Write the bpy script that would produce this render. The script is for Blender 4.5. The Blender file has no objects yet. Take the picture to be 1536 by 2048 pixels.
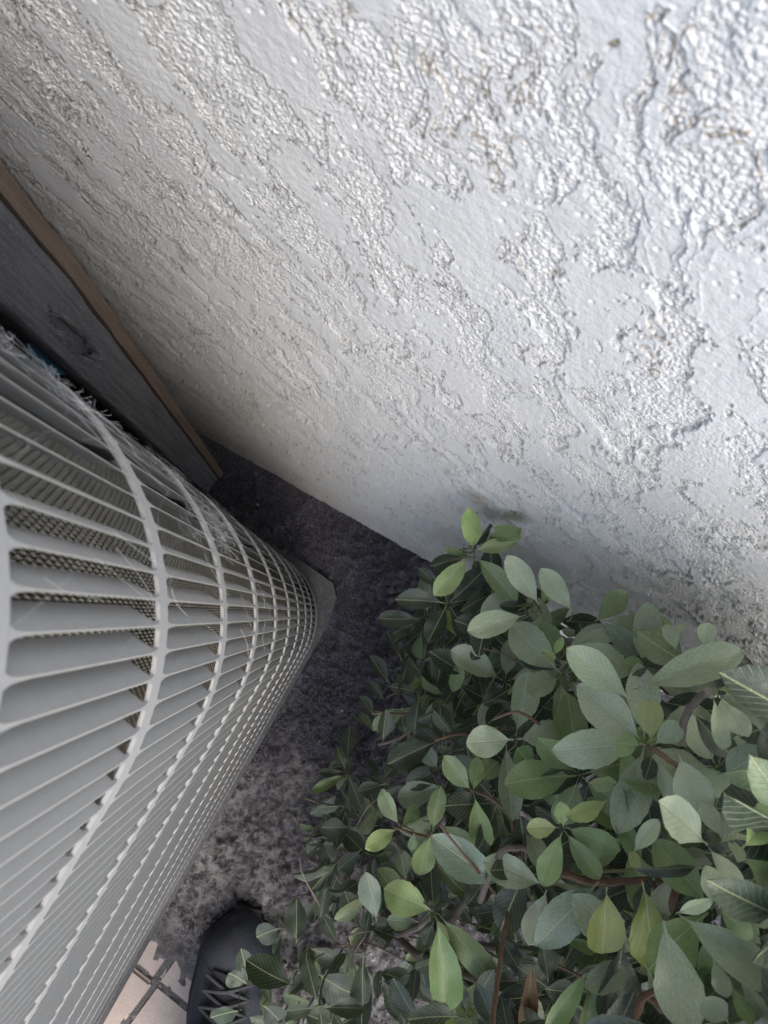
import bpy, math, random
import numpy as np
from mathutils import Matrix, Vector

random.seed(7)
rng = np.random.default_rng(7)
scene = bpy.context.scene
col = scene.collection

# ------------------------------------------------------------------ camera
F_PX, NADIR, CEN, H = 1500.0, (715, 1230), (768, 1024), 1.05
def cam_dir(px, py): return np.array([px - CEN[0], -(py - CEN[1]), F_PX], float)
_D = cam_dir(*NADIR); _D /= np.linalg.norm(_D)
def _gp(p, t): r = cam_dir(*p); return r * (t / (r @ _D))
AX = _gp((850, 1122), H) - _gp((400, 870), H); AX /= np.linalg.norm(AX)
AU = -_D
AY = np.cross(AU, AX)
WALL_Y = -0.1116
cam_data = bpy.data.cameras.new('camera')
cam = bpy.data.objects.new('camera', cam_data); col.objects.link(cam)
R = Matrix(((AX[0], AX[1], -AX[2]), (AY[0], AY[1], -AY[2]), (AU[0], AU[1], -AU[2])))
cam.matrix_world = Matrix.Translation((0, 0, H)) @ R.to_4x4()
cam_data.sensor_fit = 'HORIZONTAL'; cam_data.sensor_width = 36
cam_data.lens = 36 * F_PX / 1536
cam_data.clip_start = 0.005; cam_data.clip_end = 500
cam_data.dof.use_dof = True
cam_data.dof.focus_distance = 0.5
cam_data.dof.aperture_fstop = 36
scene.camera = cam

# ------------------------------------------------------------------ sky, sun, exposure
SUN_EL, SUN_AZ = math.radians(53), math.radians(37)      # azimuth measured from +x towards +y
world = bpy.data.worlds.new('World'); scene.world = world; world.use_nodes = True
wn = world.node_tree.nodes; wl = world.node_tree.links
bg = wn['Background']
sky = wn.new('ShaderNodeTexSky'); sky.sky_type = 'NISHITA'; sky.sun_disc = False
sky.sun_elevation = SUN_EL; sky.sun_rotation = math.radians(90) - SUN_AZ
sky.dust_density = 2.0; sky.air_density = 1.0
wl.new(sky.outputs[0], bg.inputs[0]); bg.inputs[1].default_value = 0.15
sun_d = bpy.data.lights.new('sun', 'SUN'); sun_d.energy = 0.8; sun_d.angle = math.radians(34); sun_d.color = (1, 0.95, 0.87)
sun = bpy.data.objects.new('sun', sun_d); col.objects.link(sun)
sd = Vector((math.cos(SUN_EL) * math.cos(SUN_AZ), math.cos(SUN_EL) * math.sin(SUN_AZ), math.sin(SUN_EL)))
sun.rotation_euler = sd.to_track_quat('Z', 'Y').to_euler(); sun.location = sd * 6
scene.view_settings.view_transform = 'Standard'; scene.view_settings.look = 'None'
scene.view_settings.exposure = 1.36; scene.view_settings.gamma = 1
scene.cycles.max_bounces = 7; scene.cycles.diffuse_bounces = 5; scene.cycles.glossy_bounces = 2; scene.cycles.transmission_bounces = 2; scene.cycles.caustics_reflective = False; scene.cycles.caustics_refractive = False; scene.cycles.use_denoising = True

# ------------------------------------------------------------------ helpers
def ray(px, py): r = cam_dir(px, py); return np.array([r @ AX, r @ AY, r @ AU])
def P(px, py, t):
    """world point seen at photo pixel (px,py), t metres below the lens, kept clear of the wall"""
    r = ray(px, py)
    if r[1] < 0: t = min(t, (WALL_Y + 0.010) / r[1] * -r[2])
    k = t / -r[2]
    return Vector((r[0] * k, r[1] * k, H - t))
def tag(o, label=None, cat=None, group=None, kind=None):
    if label: o['label'] = label
    if cat: o['category'] = cat
    if group: o['group'] = group
    if kind: o['kind'] = kind
    return o
def empty(name, loc, label, cat, group=None):
    o = bpy.data.objects.new(name, None); o.location = loc; o.empty_display_size = 0.05
    col.objects.link(o); return tag(o, label, cat, group)
def adopt(o, parent):
    if parent is not None:
        o.parent = parent
        p = parent.location.copy()
        if parent.parent is None: o.matrix_parent_inverse = Matrix.Translation(-p)
    return o
def add(name, mesh, mat=None, parent=None):
    o = bpy.data.objects.new(name, mesh); col.objects.link(o)
    if mat is not None and not mesh.materials: mesh.materials.append(mat)
    return adopt(o, parent)
def mesh_of(name, verts, faces, smooth=False, mat=None):
    m = bpy.data.meshes.new(name); m.from_pydata([tuple(v) for v in verts], [], faces); m.update()
    if smooth: m.polygons.foreach_set('use_smooth', [True] * len(m.polygons))
    if mat: m.materials.append(mat)
    if smooth: m.set_sharp_from_angle(angle=math.radians(38))
    return m
def quads_np(name, V, Q, smooth=True, mat=None):
    m = bpy.data.meshes.new(name); n = len(Q)
    m.vertices.add(len(V)); m.vertices.foreach_set('co', np.ascontiguousarray(V, np.float32).ravel())
    m.loops.add(n * 4); m.loops.foreach_set('vertex_index', np.ascontiguousarray(Q, np.int32).ravel())
    m.polygons.add(n); m.polygons.foreach_set('loop_start', np.arange(0, n * 4, 4, dtype=np.int32))
    m.polygons.foreach_set('use_smooth', np.full(n, smooth))
    m.update(calc_edges=True); m.validate()
    if mat: m.materials.append(mat)
    return m
def grid_quads(nr, nc, base=0):
    i = np.arange(nr - 1)[:, None] * nc + np.arange(nc - 1)[None] + base
    return np.stack([i, i + 1, i + nc + 1, i + nc], -1).reshape(-1, 4)
def box_vf(x0, x1, y0, y1, z0, z1):
    v = [(x0,y0,z0),(x1,y0,z0),(x1,y1,z0),(x0,y1,z0),(x0,y0,z1),(x1,y0,z1),(x1,y1,z1),(x0,y1,z1)]
    f = [(0,3,2,1),(4,5,6,7),(0,1,5,4),(1,2,6,5),(2,3,7,6),(3,0,4,7)]
    return v, f
def tube_vf(pts, rad, n=6, base=0):
    pts = [Vector(p) for p in pts]; V = []; Fc = []
    ref = Vector((0.31, 0.62, 0.71))
    for i, p in enumerate(pts):
        d = (pts[min(i + 1, len(pts) - 1)] - pts[max(i - 1, 0)])
        d = d.normalized() if d.length > 1e-9 else Vector((0, 0, 1))
        a = d.cross(ref); a = a.normalized() if a.length > 1e-4 else Vector((1, 0, 0))
        b = d.cross(a); r = rad[i] if hasattr(rad, '__len__') else rad
        for k in range(n):
            th = 2 * math.pi * k / n
            V.append(p + a * (r * math.cos(th)) + b * (r * math.sin(th)))
    for i in range(len(pts) - 1):
        for k in range(n):
            Fc.append((base + i * n + k, base + i * n + (k + 1) % n, base + (i + 1) * n + (k + 1) % n, base + (i + 1) * n + k))
    Fc.append(tuple(base + k for k in range(n - 1, -1, -1)))
    Fc.append(tuple(base + (len(pts) - 1) * n + k for k in range(n)))
    return V, Fc
def tube(name, pts, rad, mat, parent, n=7):
    V, Fc = tube_vf(pts, rad, n)
    return add(name, mesh_of(name, V, Fc, True, mat), None, parent)
def smooth_path(pts, n=4):
    """Catmull-Rom through pts"""
    pts = [Vector(p) for p in pts]; out = []
    for i in range(len(pts) - 1):
        p0 = pts[max(i - 1, 0)]; p1 = pts[i]; p2 = pts[i + 1]; p3 = pts[min(i + 2, len(pts) - 1)]
        for k in range(n):
            t = k / n
            out.append(0.5 * ((2 * p1) + (p2 - p0) * t + (2 * p0 - 5 * p1 + 4 * p2 - p3) * t * t + (3 * p1 - p0 - 3 * p2 + p3) * t ** 3))
    out.append(pts[-1]); return out

# numpy noise
def _hash(ix, iy, s):
    h = (ix.astype(np.int64) * 374761393 + iy.astype(np.int64) * 668265263 + s * 1442695041) & 0xffffffff
    h = ((h ^ (h >> 13)) * 1274126177) & 0xffffffff
    return ((h ^ (h >> 16)) & 0xffffff) / float(0x1000000)
def perlin(x, y, s=0):
    ix = np.floor(x); iy = np.floor(y); fx = x - ix; fy = y - iy
    u = fx * fx * fx * (fx * (fx * 6 - 15) + 10); v = fy * fy * fy * (fy * (fy * 6 - 15) + 10)
    def g(dx, dy):
        a = _hash(ix + dx, iy + dy, s) * 2 * np.pi
        return np.cos(a) * (fx - dx) + np.sin(a) * (fy - dy)
    a = g(0, 0); b = g(1, 0); c = g(0, 1); d = g(1, 1)
    return ((a + (b - a) * u) + ((c + (d - c) * u) - (a + (b - a) * u)) * v) * 1.5
def fbm(x, y, o=4, s=0, gain=0.5):
    r = 0; a = 1.0
    for k in range(o): r = r + a * perlin(x * 2 ** k, y * 2 ** k, s + 17 * k); a *= gain
    return r
def worley(x, y, s=0):
    ix = np.floor(x); iy = np.floor(y); best = np.full(x.shape, 9.0); rnd = np.zeros(x.shape)
    for dx in (-1, 0, 1):
        for dy in (-1, 0, 1):
            cx = ix + dx + _hash(ix + dx, iy + dy, s); cy = iy + dy + _hash(ix + dx, iy + dy, s + 5)
            d = (x - cx) ** 2 + (y - cy) ** 2
            m = d < best; best = np.where(m, d, best)
            rnd = np.where(m, _hash(ix + dx, iy + dy, s + 11), rnd)
    return np.sqrt(best), rnd
def sstep(a, b, x): t = np.clip((x - a) / (b - a), 0, 1); return t * t * (3 - 2 * t)
def float_attr(mesh, name, data):
    at = mesh.attributes.new(name, 'FLOAT', 'POINT'); at.data.foreach_set('value', np.ascontiguousarray(data, np.float32).ravel())

# ------------------------------------------------------------------ materials
class NT:
    def __init__(self, name):
        self.m = bpy.data.materials.new(name); self.m.use_nodes = True
        self.t = self.m.node_tree; self.b = self.t.nodes['Principled BSDF']; self.out = self.t.nodes['Material Output']
    def n(self, typ, **kw):
        o = self.t.nodes.new(typ)
        for k, v in kw.items(): setattr(o, k, v)
        return o
    def l(self, a, b): self.t.links.new(a, b)
    def coord(self, which='Object'): return self.n('ShaderNodeTexCoord').outputs[which]
    def noise(self, scale, detail=4, rough=0.6, vec=None):
        o = self.n('ShaderNodeTexNoise'); o.inputs['Scale'].default_value = scale; o.inputs['Detail'].default_value = detail
        o.inputs['Roughness'].default_value = rough
        self.l(vec if vec is not None else self.coord(), o.inputs['Vector']); return o.outputs['Fac']
    def ramp(self, fac, stops):
        o = self.n('ShaderNodeValToRGB'); e = o.color_ramp.elements
        while len(e) < len(stops): e.new(0.5)
        for q, (p, c) in zip(e, stops): q.position = p; q.color = (*c, 1) if len(c) == 3 else c
        self.l(fac, o.inputs[0]); return o.outputs[0]
    def mix(self, fac, a, b, mode='MIX'):
        o = self.n('ShaderNodeMix', data_type='RGBA', blend_type=mode)
        for s, v in ((o.inputs[0], fac), (o.inputs[6], a), (o.inputs[7], b)):
            if hasattr(v, 'is_linked') or hasattr(v, 'links'): self.l(v, s)
            elif isinstance(v, (int, float)): s.default_value = v
            else: s.default_value = (*v, 1)
        return o.outputs[2]
    def math(self, op, a, b=None, c=None, clamp=False):
        o = self.n('ShaderNodeMath', operation=op, use_clamp=clamp)
        for s, v in zip(o.inputs, (a, b, c)):
            if v is None: continue
            if isinstance(v, (int, float)): s.default_value = v
            else: self.l(v, s)
        return o.outputs[0]
    def mrange(self, v, a, b, c=0, d=1):
        o = self.n('ShaderNodeMapRange'); self.l(v, o.inputs[0])
        for i, q in zip((1, 2, 3, 4), (a, b, c, d)): o.inputs[i].default_value = q
        return o.outputs[0]
    def bump(self, height, strength, dist):
        o = self.n('ShaderNodeBump'); o.inputs['Strength'].default_value = strength; o.inputs['Distance'].default_value = dist
        self.l(height, o.inputs['Height']); self.l(o.outputs[0], self.b.inputs['Normal']); return o
    def color(self, c):
        if isinstance(c, tuple): self.b.inputs['Base Color'].default_value = (*c, 1)
        else: self.l(c, self.b.inputs['Base Color'])
    def rough(self, r, spec=0.3):
        if isinstance(r, (int, float)): self.b.inputs['Roughness'].default_value = r
        else: self.l(r, self.b.inputs['Roughness'])
        self.b.inputs['Specular IOR Level'].default_value = spec

def mat_stucco():
    q = NT('stucco')
    n1 = q.noise(9, 4); n2 = q.noise(1100, 2, 0.7); n3 = q.noise(120, 2)
    ro = q.n('ShaderNodeAttribute', attribute_name='rough_coat').outputs['Fac']
    vo = q.n('ShaderNodeTexVoronoi', feature='F1'); vo.inputs['Scale'].default_value = 850
    wp = q.n('ShaderNodeVectorMath', operation='ADD'); nz = q.n('ShaderNodeTexNoise'); nz.inputs['Scale'].default_value = 260
    q.l(q.coord(), nz.inputs['Vector']); sc = q.n('ShaderNodeVectorMath', operation='SCALE'); sc.inputs['Scale'].default_value = 0.0006
    q.l(nz.outputs['Color'], sc.inputs[0]); q.l(q.coord(), wp.inputs[0]); q.l(sc.outputs[0], wp.inputs[1]); q.l(wp.outputs[0], vo.inputs['Vector'])
    flat = q.mix(n1, (0.60, 0.60, 0.59), (0.66, 0.66, 0.645))
    flat = q.mix(q.mrange(n3, 0.4, 0.75, 0, 0.3), flat, (0.58, 0.57, 0.55))
    coarse = q.mix(n3, (0.62, 0.615, 0.595), (0.70, 0.695, 0.67))  # rough coat coloured slightly paler for the light its grains catch
    base = q.mix(ro, flat, coarse)
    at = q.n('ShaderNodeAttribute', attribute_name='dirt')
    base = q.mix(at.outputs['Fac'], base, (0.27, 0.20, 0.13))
    q.color(base); q.rough(1.0, 0.05)
    grain = q.math('MULTIPLY', q.math('SUBTRACT', 1.0, q.math('MULTIPLY', vo.outputs['Distance'], vo.outputs['Distance'])), q.math('ADD', q.math('MULTIPLY', ro, 0.78), 0.22))
    hg = q.math('ADD', q.math('MULTIPLY', grain, 1.0), q.math('MULTIPLY', n2, q.math('ADD', q.math('MULTIPLY', ro, 0.3), 0.3)))
    q.bump(hg, 1.0, 0.0005)
    return q.m
def mat_ground():
    q = NT('dusty_soil')
    n1 = q.noise(26, 5, 0.65); n2 = q.noise(75, 6, 0.76); n3 = q.noise(420, 4, 0.75)
    c = q.ramp(n2, [(0.36, (0.08, 0.07, 0.078)), (0.45, (0.19, 0.172, 0.175)), (0.53, (0.42, 0.395, 0.39)), (0.70, (0.62, 0.585, 0.56))])
    at = q.n('ShaderNodeAttribute', attribute_name='pale')
    d = q.ramp(n3, [(0.35, (0.065, 0.060, 0.072)), (0.5, (0.16, 0.15, 0.172)), (0.66, (0.34, 0.32, 0.35))])  # grain contrast widened in colour for relief shading the bump loses
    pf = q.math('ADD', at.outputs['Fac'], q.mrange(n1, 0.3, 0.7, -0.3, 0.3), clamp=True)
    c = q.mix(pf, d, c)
    sa = q.n('ShaderNodeAttribute', attribute_name='sand')
    c = q.mix(q.math('MULTIPLY', sa.outputs['Fac'], 0.95), c, q.mix(n3, (0.26, 0.24, 0.225), (0.46, 0.43, 0.40)))
    q.color(c); q.rough(0.95, 0.1)
    q.bump(q.math('ADD', n2, q.math('MULTIPLY', n3, 0.7)), 1.0, 0.012)
    return q.m
def mat_paint(name, a, b, dust=0.3, rough=0.5):
    q = NT(name)
    n1 = q.noise(30, 5); n2 = q.noise(700, 3, 0.7); n3 = q.noise(160, 4, 0.7)
    c = q.mix(n1, a, b)
    c = q.mix(q.mrange(n3, 0.45, 0.8, 0, dust), c, (0.40, 0.38, 0.35))
    c = q.mix(q.mrange(n2, 0.6, 0.8, 0, dust * 0.7), c, (0.50, 0.48, 0.45))
    q.color(c); q.rough(q.mrange(n3, 0.3, 0.8, rough - 0.08, rough + 0.2), 0.4); q.bump(n2, 0.25, 0.0004)
    return q.m
def mat_coil():
    q = NT('coil_fin'); n = q.noise(120, 4)
    q.color(q.mix(n, (0.26, 0.25, 0.21), (0.48, 0.45, 0.38))); q.rough(0.6, 0.3); q.b.inputs['Metallic'].default_value = 0.2
    return q.m
def mat_plain(name, c, rough=0.8, var=0.35, scale=60, bump=0.0, spec=0.25):
    q = NT(name); n = q.noise(scale, 5, 0.65)
    q.color(q.mix(n, tuple(x * (1 - var) for x in c), tuple(min(1, x * (1 + var)) for x in c))); q.rough(rough, spec)
    if bump: q.bump(q.noise(scale * 6, 4, 0.7), 0.8, bump)
    return q.m
def mat_wood(name, a, b, dust):
    q = NT(name); mp = q.n('ShaderNodeMapping'); mp.inputs['Scale'].default_value = (1, 1, 0.06)
    q.l(q.coord(), mp.inputs['Vector'])
    g = q.noise(260, 6, 0.7, mp.outputs[0]); d = q.noise(500, 4, 0.75)
    c = q.ramp(g, [(0.3, a), (0.7, b)])
    c = q.mix(q.mrange(d, 0.5, 0.75, 0, dust), c, (0.30, 0.29, 0.29))
    q.color(c); q.rough(0.85, 0.2); q.bump(g, 0.7, 0.0015)
    return q.m
def mat_leaf(joined=False):
    q = NT('leaf_scatter' if joined else 'leaf')
    uv = q.coord('UV'); sp = q.n('ShaderNodeSeparateXYZ'); q.l(uv, sp.inputs[0])
    u = q.math('ABSOLUTE', q.math('SUBTRACT', sp.outputs[0], 0.5)); v = sp.outputs[1]
    if joined:
        a = q.n('ShaderNodeAttribute', attribute_name='tint'); cc = a.outputs['Color']; dust = q.math('MULTIPLY', a.outputs['Alpha'], 1.0); cvec = q.coord('Object'); sc = 20
    else:
        oi = q.n('ShaderNodeObjectInfo'); cc = oi.outputs['Color']; dust = oi.outputs['Alpha']
        vm = q.n('ShaderNodeVectorMath', operation='ADD'); q.l(q.coord('UV'), vm.inputs[0]); q.l(oi.outputs['Location'], vm.inputs[1]); cvec = vm.outputs[0]; sc = 1
    mid = q.mrange(u, 0.006, 0.030, 1, 0)
    wave = q.math('SINE', q.math('MULTIPLY', q.math('SUBTRACT', v, q.math('MULTIPLY', u, 0.75)), 62.0))
    vein = q.math('MULTIPLY', q.mrange(wave, 0.82, 1.0), 0.4)
    ln = q.noise(5 * sc, 2, 0.6, cvec); fine = q.noise(75 * sc, 2, 0.8, cvec); med = q.noise(22 * sc, 3, 0.7, cvec)
    c = q.mix(q.mrange(ln, 0.3, 0.7, 0.0, 0.6), cc, q.mix(1.0, cc, (0.66, 0.78, 0.66), 'MULTIPLY'))
    c = q.mix(vein, c, (0.22, 0.28, 0.13))
    c = q.mix(q.math('MULTIPLY', mid, 0.8), c, (0.42, 0.45, 0.24))
    speck = q.mrange(q.math('ADD', q.math('MULTIPLY', fine, 0.65), q.math('MULTIPLY', med, 0.45)), 0.46, 0.64)
    c = q.mix(q.math('MULTIPLY', q.math('ADD', q.math('MULTIPLY', speck, 0.75), 0.25), dust), c, (0.50, 0.53, 0.43))
    spot = q.mrange(q.noise(9 * sc, 2, 0.5, cvec), 0.74, 0.80)
    c = q.mix(q.math('MULTIPLY', spot, 0.8), c, (0.20, 0.09, 0.04))
    q.color(c); q.rough(0.36, 0.5)
    hgt = q.math('ADD', q.math('MULTIPLY', q.math('ADD', vein, mid), -0.6), q.math('MULTIPLY', med, 0.5))
    q.bump(hgt, 0.6, 0.0008)
    tr = q.n('ShaderNodeBsdfTranslucent'); q.l(q.mix(1.0, c, (0.9, 1.0, 0.35), 'MULTIPLY'), tr.inputs['Color'])
    ms = q.n('ShaderNodeMixShader'); ms.inputs[0].default_value = 0.15
    q.l(q.b.outputs[0], ms.inputs[1]); q.l(tr.outputs[0], ms.inputs[2]); q.l(ms.outputs[0], q.out.inputs[0])
    return q.m

M_STUCCO = mat_stucco(); M_GROUND = mat_ground()
M_PAINT = mat_paint('grey_painted_steel', (0.39, 0.388, 0.38), (0.46, 0.455, 0.44), 0.4)
M_PAN = mat_paint('dusty_pan_paint', (0.06, 0.058, 0.06), (0.12, 0.117, 0.115), 0.3, 0.85)
M_EDGE = mat_paint('pale_louver_edge', (0.44, 0.425, 0.39), (0.52, 0.50, 0.455), 0.3, 0.6); M_COIL = mat_coil(); M_DARK = mat_plain('coil_shade_black', (0.012, 0.012, 0.011))
M_PAVER = mat_plain('paver', (0.56, 0.465, 0.40), 0.9, 0.25, 45, 0.0012)
M_GREYWOOD = mat_wood('weathered_wood', (0.085, 0.086, 0.095), (0.19, 0.19, 0.20), 0.6)
M_BROWNWOOD = mat_wood('bare_brown_wood', (0.12, 0.088, 0.066), (0.20, 0.15, 0.115), 0.25)
M_BARK = mat_plain('grey_bark', (0.17, 0.14, 0.12), 0.9, 0.5, 150, 0.001)
M_STEM = mat_plain('reddish_stem', (0.165, 0.105, 0.072), 0.8, 0.55, 160, 0.0006)
M_GREENSTEM = mat_plain('green_stem', (0.15, 0.15, 0.07), 0.6, 0.3, 120)
M_LEAF = mat_leaf(); M_LEAFJ = mat_leaf(True)
M_BOOT = mat_plain('dark_nubuck', (0.055, 0.058, 0.068), 0.9, 0.7, 45, 0.0008)
M_SOLE = mat_plain('black_rubber', (0.025, 0.025, 0.027), 0.7, 0.4, 60)
M_LACE = mat_plain('grey_lace', (0.085, 0.085, 0.088), 0.9, 0.4, 200, 0.0005)
M_BLUE = mat_plain('blue_plastic', (0.10, 0.28, 0.42), 0.45, 0.35, 50, 0.001, 0.5)
M_WEB = mat_plain('cobweb', (0.62, 0.62, 0.62), 0.9, 0.1)
M_PEBBLE = mat_plain('pale_pebble', (0.30, 0.29, 0.29), 0.9, 0.6, 60)

# ------------------------------------------------------------------ wall
def build_wall():
    d = -WALL_Y
    yp = np.linspace(F_PX * d / 1.07, F_PX * d / 0.080, 900)
    t = F_PX * d / yp                                    # depth below the lens, fine where the wall is near
    t = np.concatenate([t, 0.080 - np.array([0.001, 0.003, 0.006, 0.011, 0.018, 0.03, 0.05, 0.09, 0.2, 0.4, 0.8, 1.4, 2.2])])
    s = np.sqrt(t * t + 0.06 ** 2)
    uc = np.linspace(-0.98, 0.62, 960)
    X = s[:, None] * uc[None]
    k = np.linspace(0, 1, 9)[1:]
    left = X[:, :1] + (-3.5 - X[:, :1]) * (k[::-1] ** 2)[None]
    right = X[:, -1:] + (3.5 - X[:, -1:]) * (k ** 2)[None]
    X = np.concatenate([left, X, right], 1); Z = np.broadcast_to((H - t)[:, None], X.shape)
    a = X; b = Z
    wx = fbm(a * 30, b * 30, 3, 40) * 0.008; wz = fbm(a * 30, b * 30, 3, 50) * 0.010
    A = a + wx; B = b + wz
    tt = np.broadcast_to(t[:, None], X.shape); near = 0.28 + 0.72 * sstep(0.5, 0.22, tt)
    al = 0.45 * A - 0.89 * B; pe = 0.89 * A + 0.45 * B
    Fd = fbm(pe * 52, al * 19, 5, 1, 0.66)
    Fd = Fd + 0.20 * perlin(a * 7, b * 6, 77) + 0.10 - 0.20 * sstep(0.28, 0.5, tt)
    edge = Fd + 0.13 * perlin(a * 380, b * 380, 3) * near
    Pm = sstep(0.015, 0.075, edge)                          # flattened trowel patches
    d1, r1 = worley(a * 850, b * 850, 8); d2, r2 = worley(a * 520, b * 520, 9)
    g1 = np.clip(1 - (d1 / 0.62) ** 2, 0, 1) * (0.35 + 0.65 * r1) * near
    g2 = np.clip(1 - (d2 / 0.6) ** 2, 0, 1) * (r2 > 0.5) * near
    d3, r3 = worley(a * 280, b * 240, 19); g3 = np.clip(1 - (d3 / 0.65) ** 2, 0, 1) * r3
    low = fbm(pe * 80, al * 34, 3, 21)
    rough = -0.0008 + 0.0004 * low + 0.00030 * g1 + 0.00034 * g2 + 0.00030 * g3 + 0.00012 * perlin(a * 700, b * 700, 61) * near
    sand = sstep(0.0, 0.5, perlin(a * 16, b * 12, 91) + 0.05)
    flat = 0.0006 * fbm(a * 22, b * 14, 2, 33) + 0.00014 * perlin(a * 300, b * 300, 71) + (0.2 + sand) * 0.00022 * g1
    lip = np.exp(-((edge - 0.09) / 0.05) ** 2) * 0.0004 * sstep(-.2, .4, perlin(a * 60, b * 60, 5))
    ridge = np.exp(-((perlin(pe * 75, al * 11, 26) + 0.10 * perlin(a * 420, b * 420, 27)) / 0.04) ** 2) * 0.00032 * (0.3 + g1) * sstep(0.0, 0.4, perlin(a * 14, b * 14, 28))
    hgt = rough * (1 - Pm) + flat * Pm + lip + ridge
    pits, rp = worley(a * 130, b * 130, 15)
    hgt = hgt - 0.0007 * np.clip(1 - (pits / 0.13) ** 2, 0, 1) * (rp > 0.72)
    V = np.stack([X, WALL_Y + hgt, Z], -1).reshape(-1, 3)
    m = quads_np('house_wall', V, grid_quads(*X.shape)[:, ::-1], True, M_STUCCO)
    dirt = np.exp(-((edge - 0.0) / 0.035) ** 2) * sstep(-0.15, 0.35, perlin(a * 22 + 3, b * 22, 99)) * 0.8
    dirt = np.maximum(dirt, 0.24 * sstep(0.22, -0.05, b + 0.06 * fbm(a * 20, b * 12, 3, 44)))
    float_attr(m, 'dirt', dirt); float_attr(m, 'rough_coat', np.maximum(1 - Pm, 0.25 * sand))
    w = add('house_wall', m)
    return tag(w, 'pale grey stucco house wall with flattened trowel patches filling the upper half', 'wall')
build_wall()

# ------------------------------------------------------------------ ground and pavers
def ground_height(x, y):
    edge = y - 0.30 * x + 0.02 * fbm(x * 18, y * 18, 3, 12) - 0.478
    away = sstep(0.05, -0.03, edge)                      # 1 where soil, 0 where paved
    lump = 0.005 * fbm(x * 24, y * 24, 4, 2) + 0.008 * np.abs(fbm(x * 55, y * 55, 4, 6, 0.7))
    return (0.016 + lump) * away + 0.002 * (1 - away) + 0.0035 * fbm(x * 60, y * 60, 3, 14) * (1 - away), away
def build_ground():
    xs = np.concatenate([[-200, -40, -8, -3, -1.5, -1.0], np.arange(-0.62, 0.66, 0.0026), [0.8, 1.2, 2, 4, 10, 40, 200]])
    ys = np.concatenate([[-200, -40, -8, -2, -0.6, -0.3], np.arange(-0.16, 0.86, 0.0026), [1.0, 1.4, 2, 4, 10, 40, 200]])
    X, Y = np.meshgrid(xs, ys)
    Z, away = ground_height(X, Y)
    far = (np.abs(X) > 1.4) | (Y > 1.3) | (Y < -0.2)
    Z = np.where(far, 0.0, Z)
    m = quads_np('ground', np.stack([X, Y, Z], -1).reshape(-1, 3), grid_quads(*X.shape), True, M_GROUND)
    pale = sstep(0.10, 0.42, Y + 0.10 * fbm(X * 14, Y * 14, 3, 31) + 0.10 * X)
    pale = pale * sstep(0.40, 0.28, X + 0.05 * fbm(X * 14, Y * 14, 2, 63))          # soil tone darker under the shrub
    float_attr(m, 'pale', pale); float_attr(m, 'sand', 1 - away)
    g = add('ground', m); tag(g, kind='structure', label='dusty lumpy bare soil')
    return g
GROUND = build_ground()
def build_pavers():
    mesh = []
    for k in range(5):
        V, Fc = [], []
        n = 5; s = 0.046; rr = random.Random(k)
        import bmesh
        bm = bmesh.new()
        bmesh.ops.create_cube(bm, size=1)
        bmesh.ops.scale(bm, vec=(0.092, 0.092, 0.05), verts=bm.verts)
        for v in bm.verts: v.co += Vector((rr.uniform(-1, 1), rr.uniform(-1, 1), 0)) * 0.0025
        bmesh.ops.bevel(bm, geom=list(bm.edges), offset=0.0035, segments=2, affect='EDGES')
        me = bpy.data.meshes.new('paver'); bm.to_mesh(me); bm.free(); me.materials.append(M_PAVER); mesh.append(me)
    path = bpy.data.objects.new('paved_path', None); path.location = (0.003, 0.533, 0); col.objects.link(path)
    tag(path, kind='structure', label='tan pavers half covered by soil')
    ang = math.radians(7)
    ex = Vector((math.cos(ang), math.sin(ang), 0)); ey = Vector((-math.sin(ang), math.cos(ang), 0))
    for i in range(-4, 9):
        for j in range(-2, 6):
            c = Vector((0.003, 0.533, 0)) + ex * ((i + 0.5) * 0.098) + ey * ((j + 0.5) * 0.098)
            if c.y - 0.30 * c.x < 0.42: continue
            o = add('paver', mesh[random.randrange(5)], None, path)
            o.location = (c.x, c.y, -0.018 + random.uniform(-0.002, 0.002)); o.rotation_euler = (random.uniform(-.02, .02), random.uniform(-.02, .02), ang + random.choice((0, 1, 2, 3)) * math.pi / 2)
build_pavers()
def build_pebbles():
    V, Q = [], []
    for k in range(650):
        x = random.uniform(-0.4, 0.35); y = random.uniform(-0.10, 0.5)
        z = float(ground_height(np.array([x]), np.array([y]))[0][0])
        r = random.uniform(0.0006, 0.0016) * (2.4 if random.random() < 0.05 else 1)
        b = len(V)
        for dx, dy, dz in ((1,0,0),(0,1,0),(-1,0,0),(0,-1,0),(0,0,1),(0,0,-1)):
            q = Vector((dx, dy, dz * 0.7)) * r * random.uniform(0.7, 1.3); V.append(Vector((x, y, z + r * 0.3)) + q)
        for i in range(4): Q += [(b + i, b + (i + 1) % 4, b + 4), (b + (i + 1) % 4, b + i, b + 5)]
    o = add('gravel', mesh_of('gravel', V, Q, False, M_PEBBLE)); tag(o, 'tiny pale pebbles scattered over the dark soil', 'gravel', kind='stuff')
build_pebbles()

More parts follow.
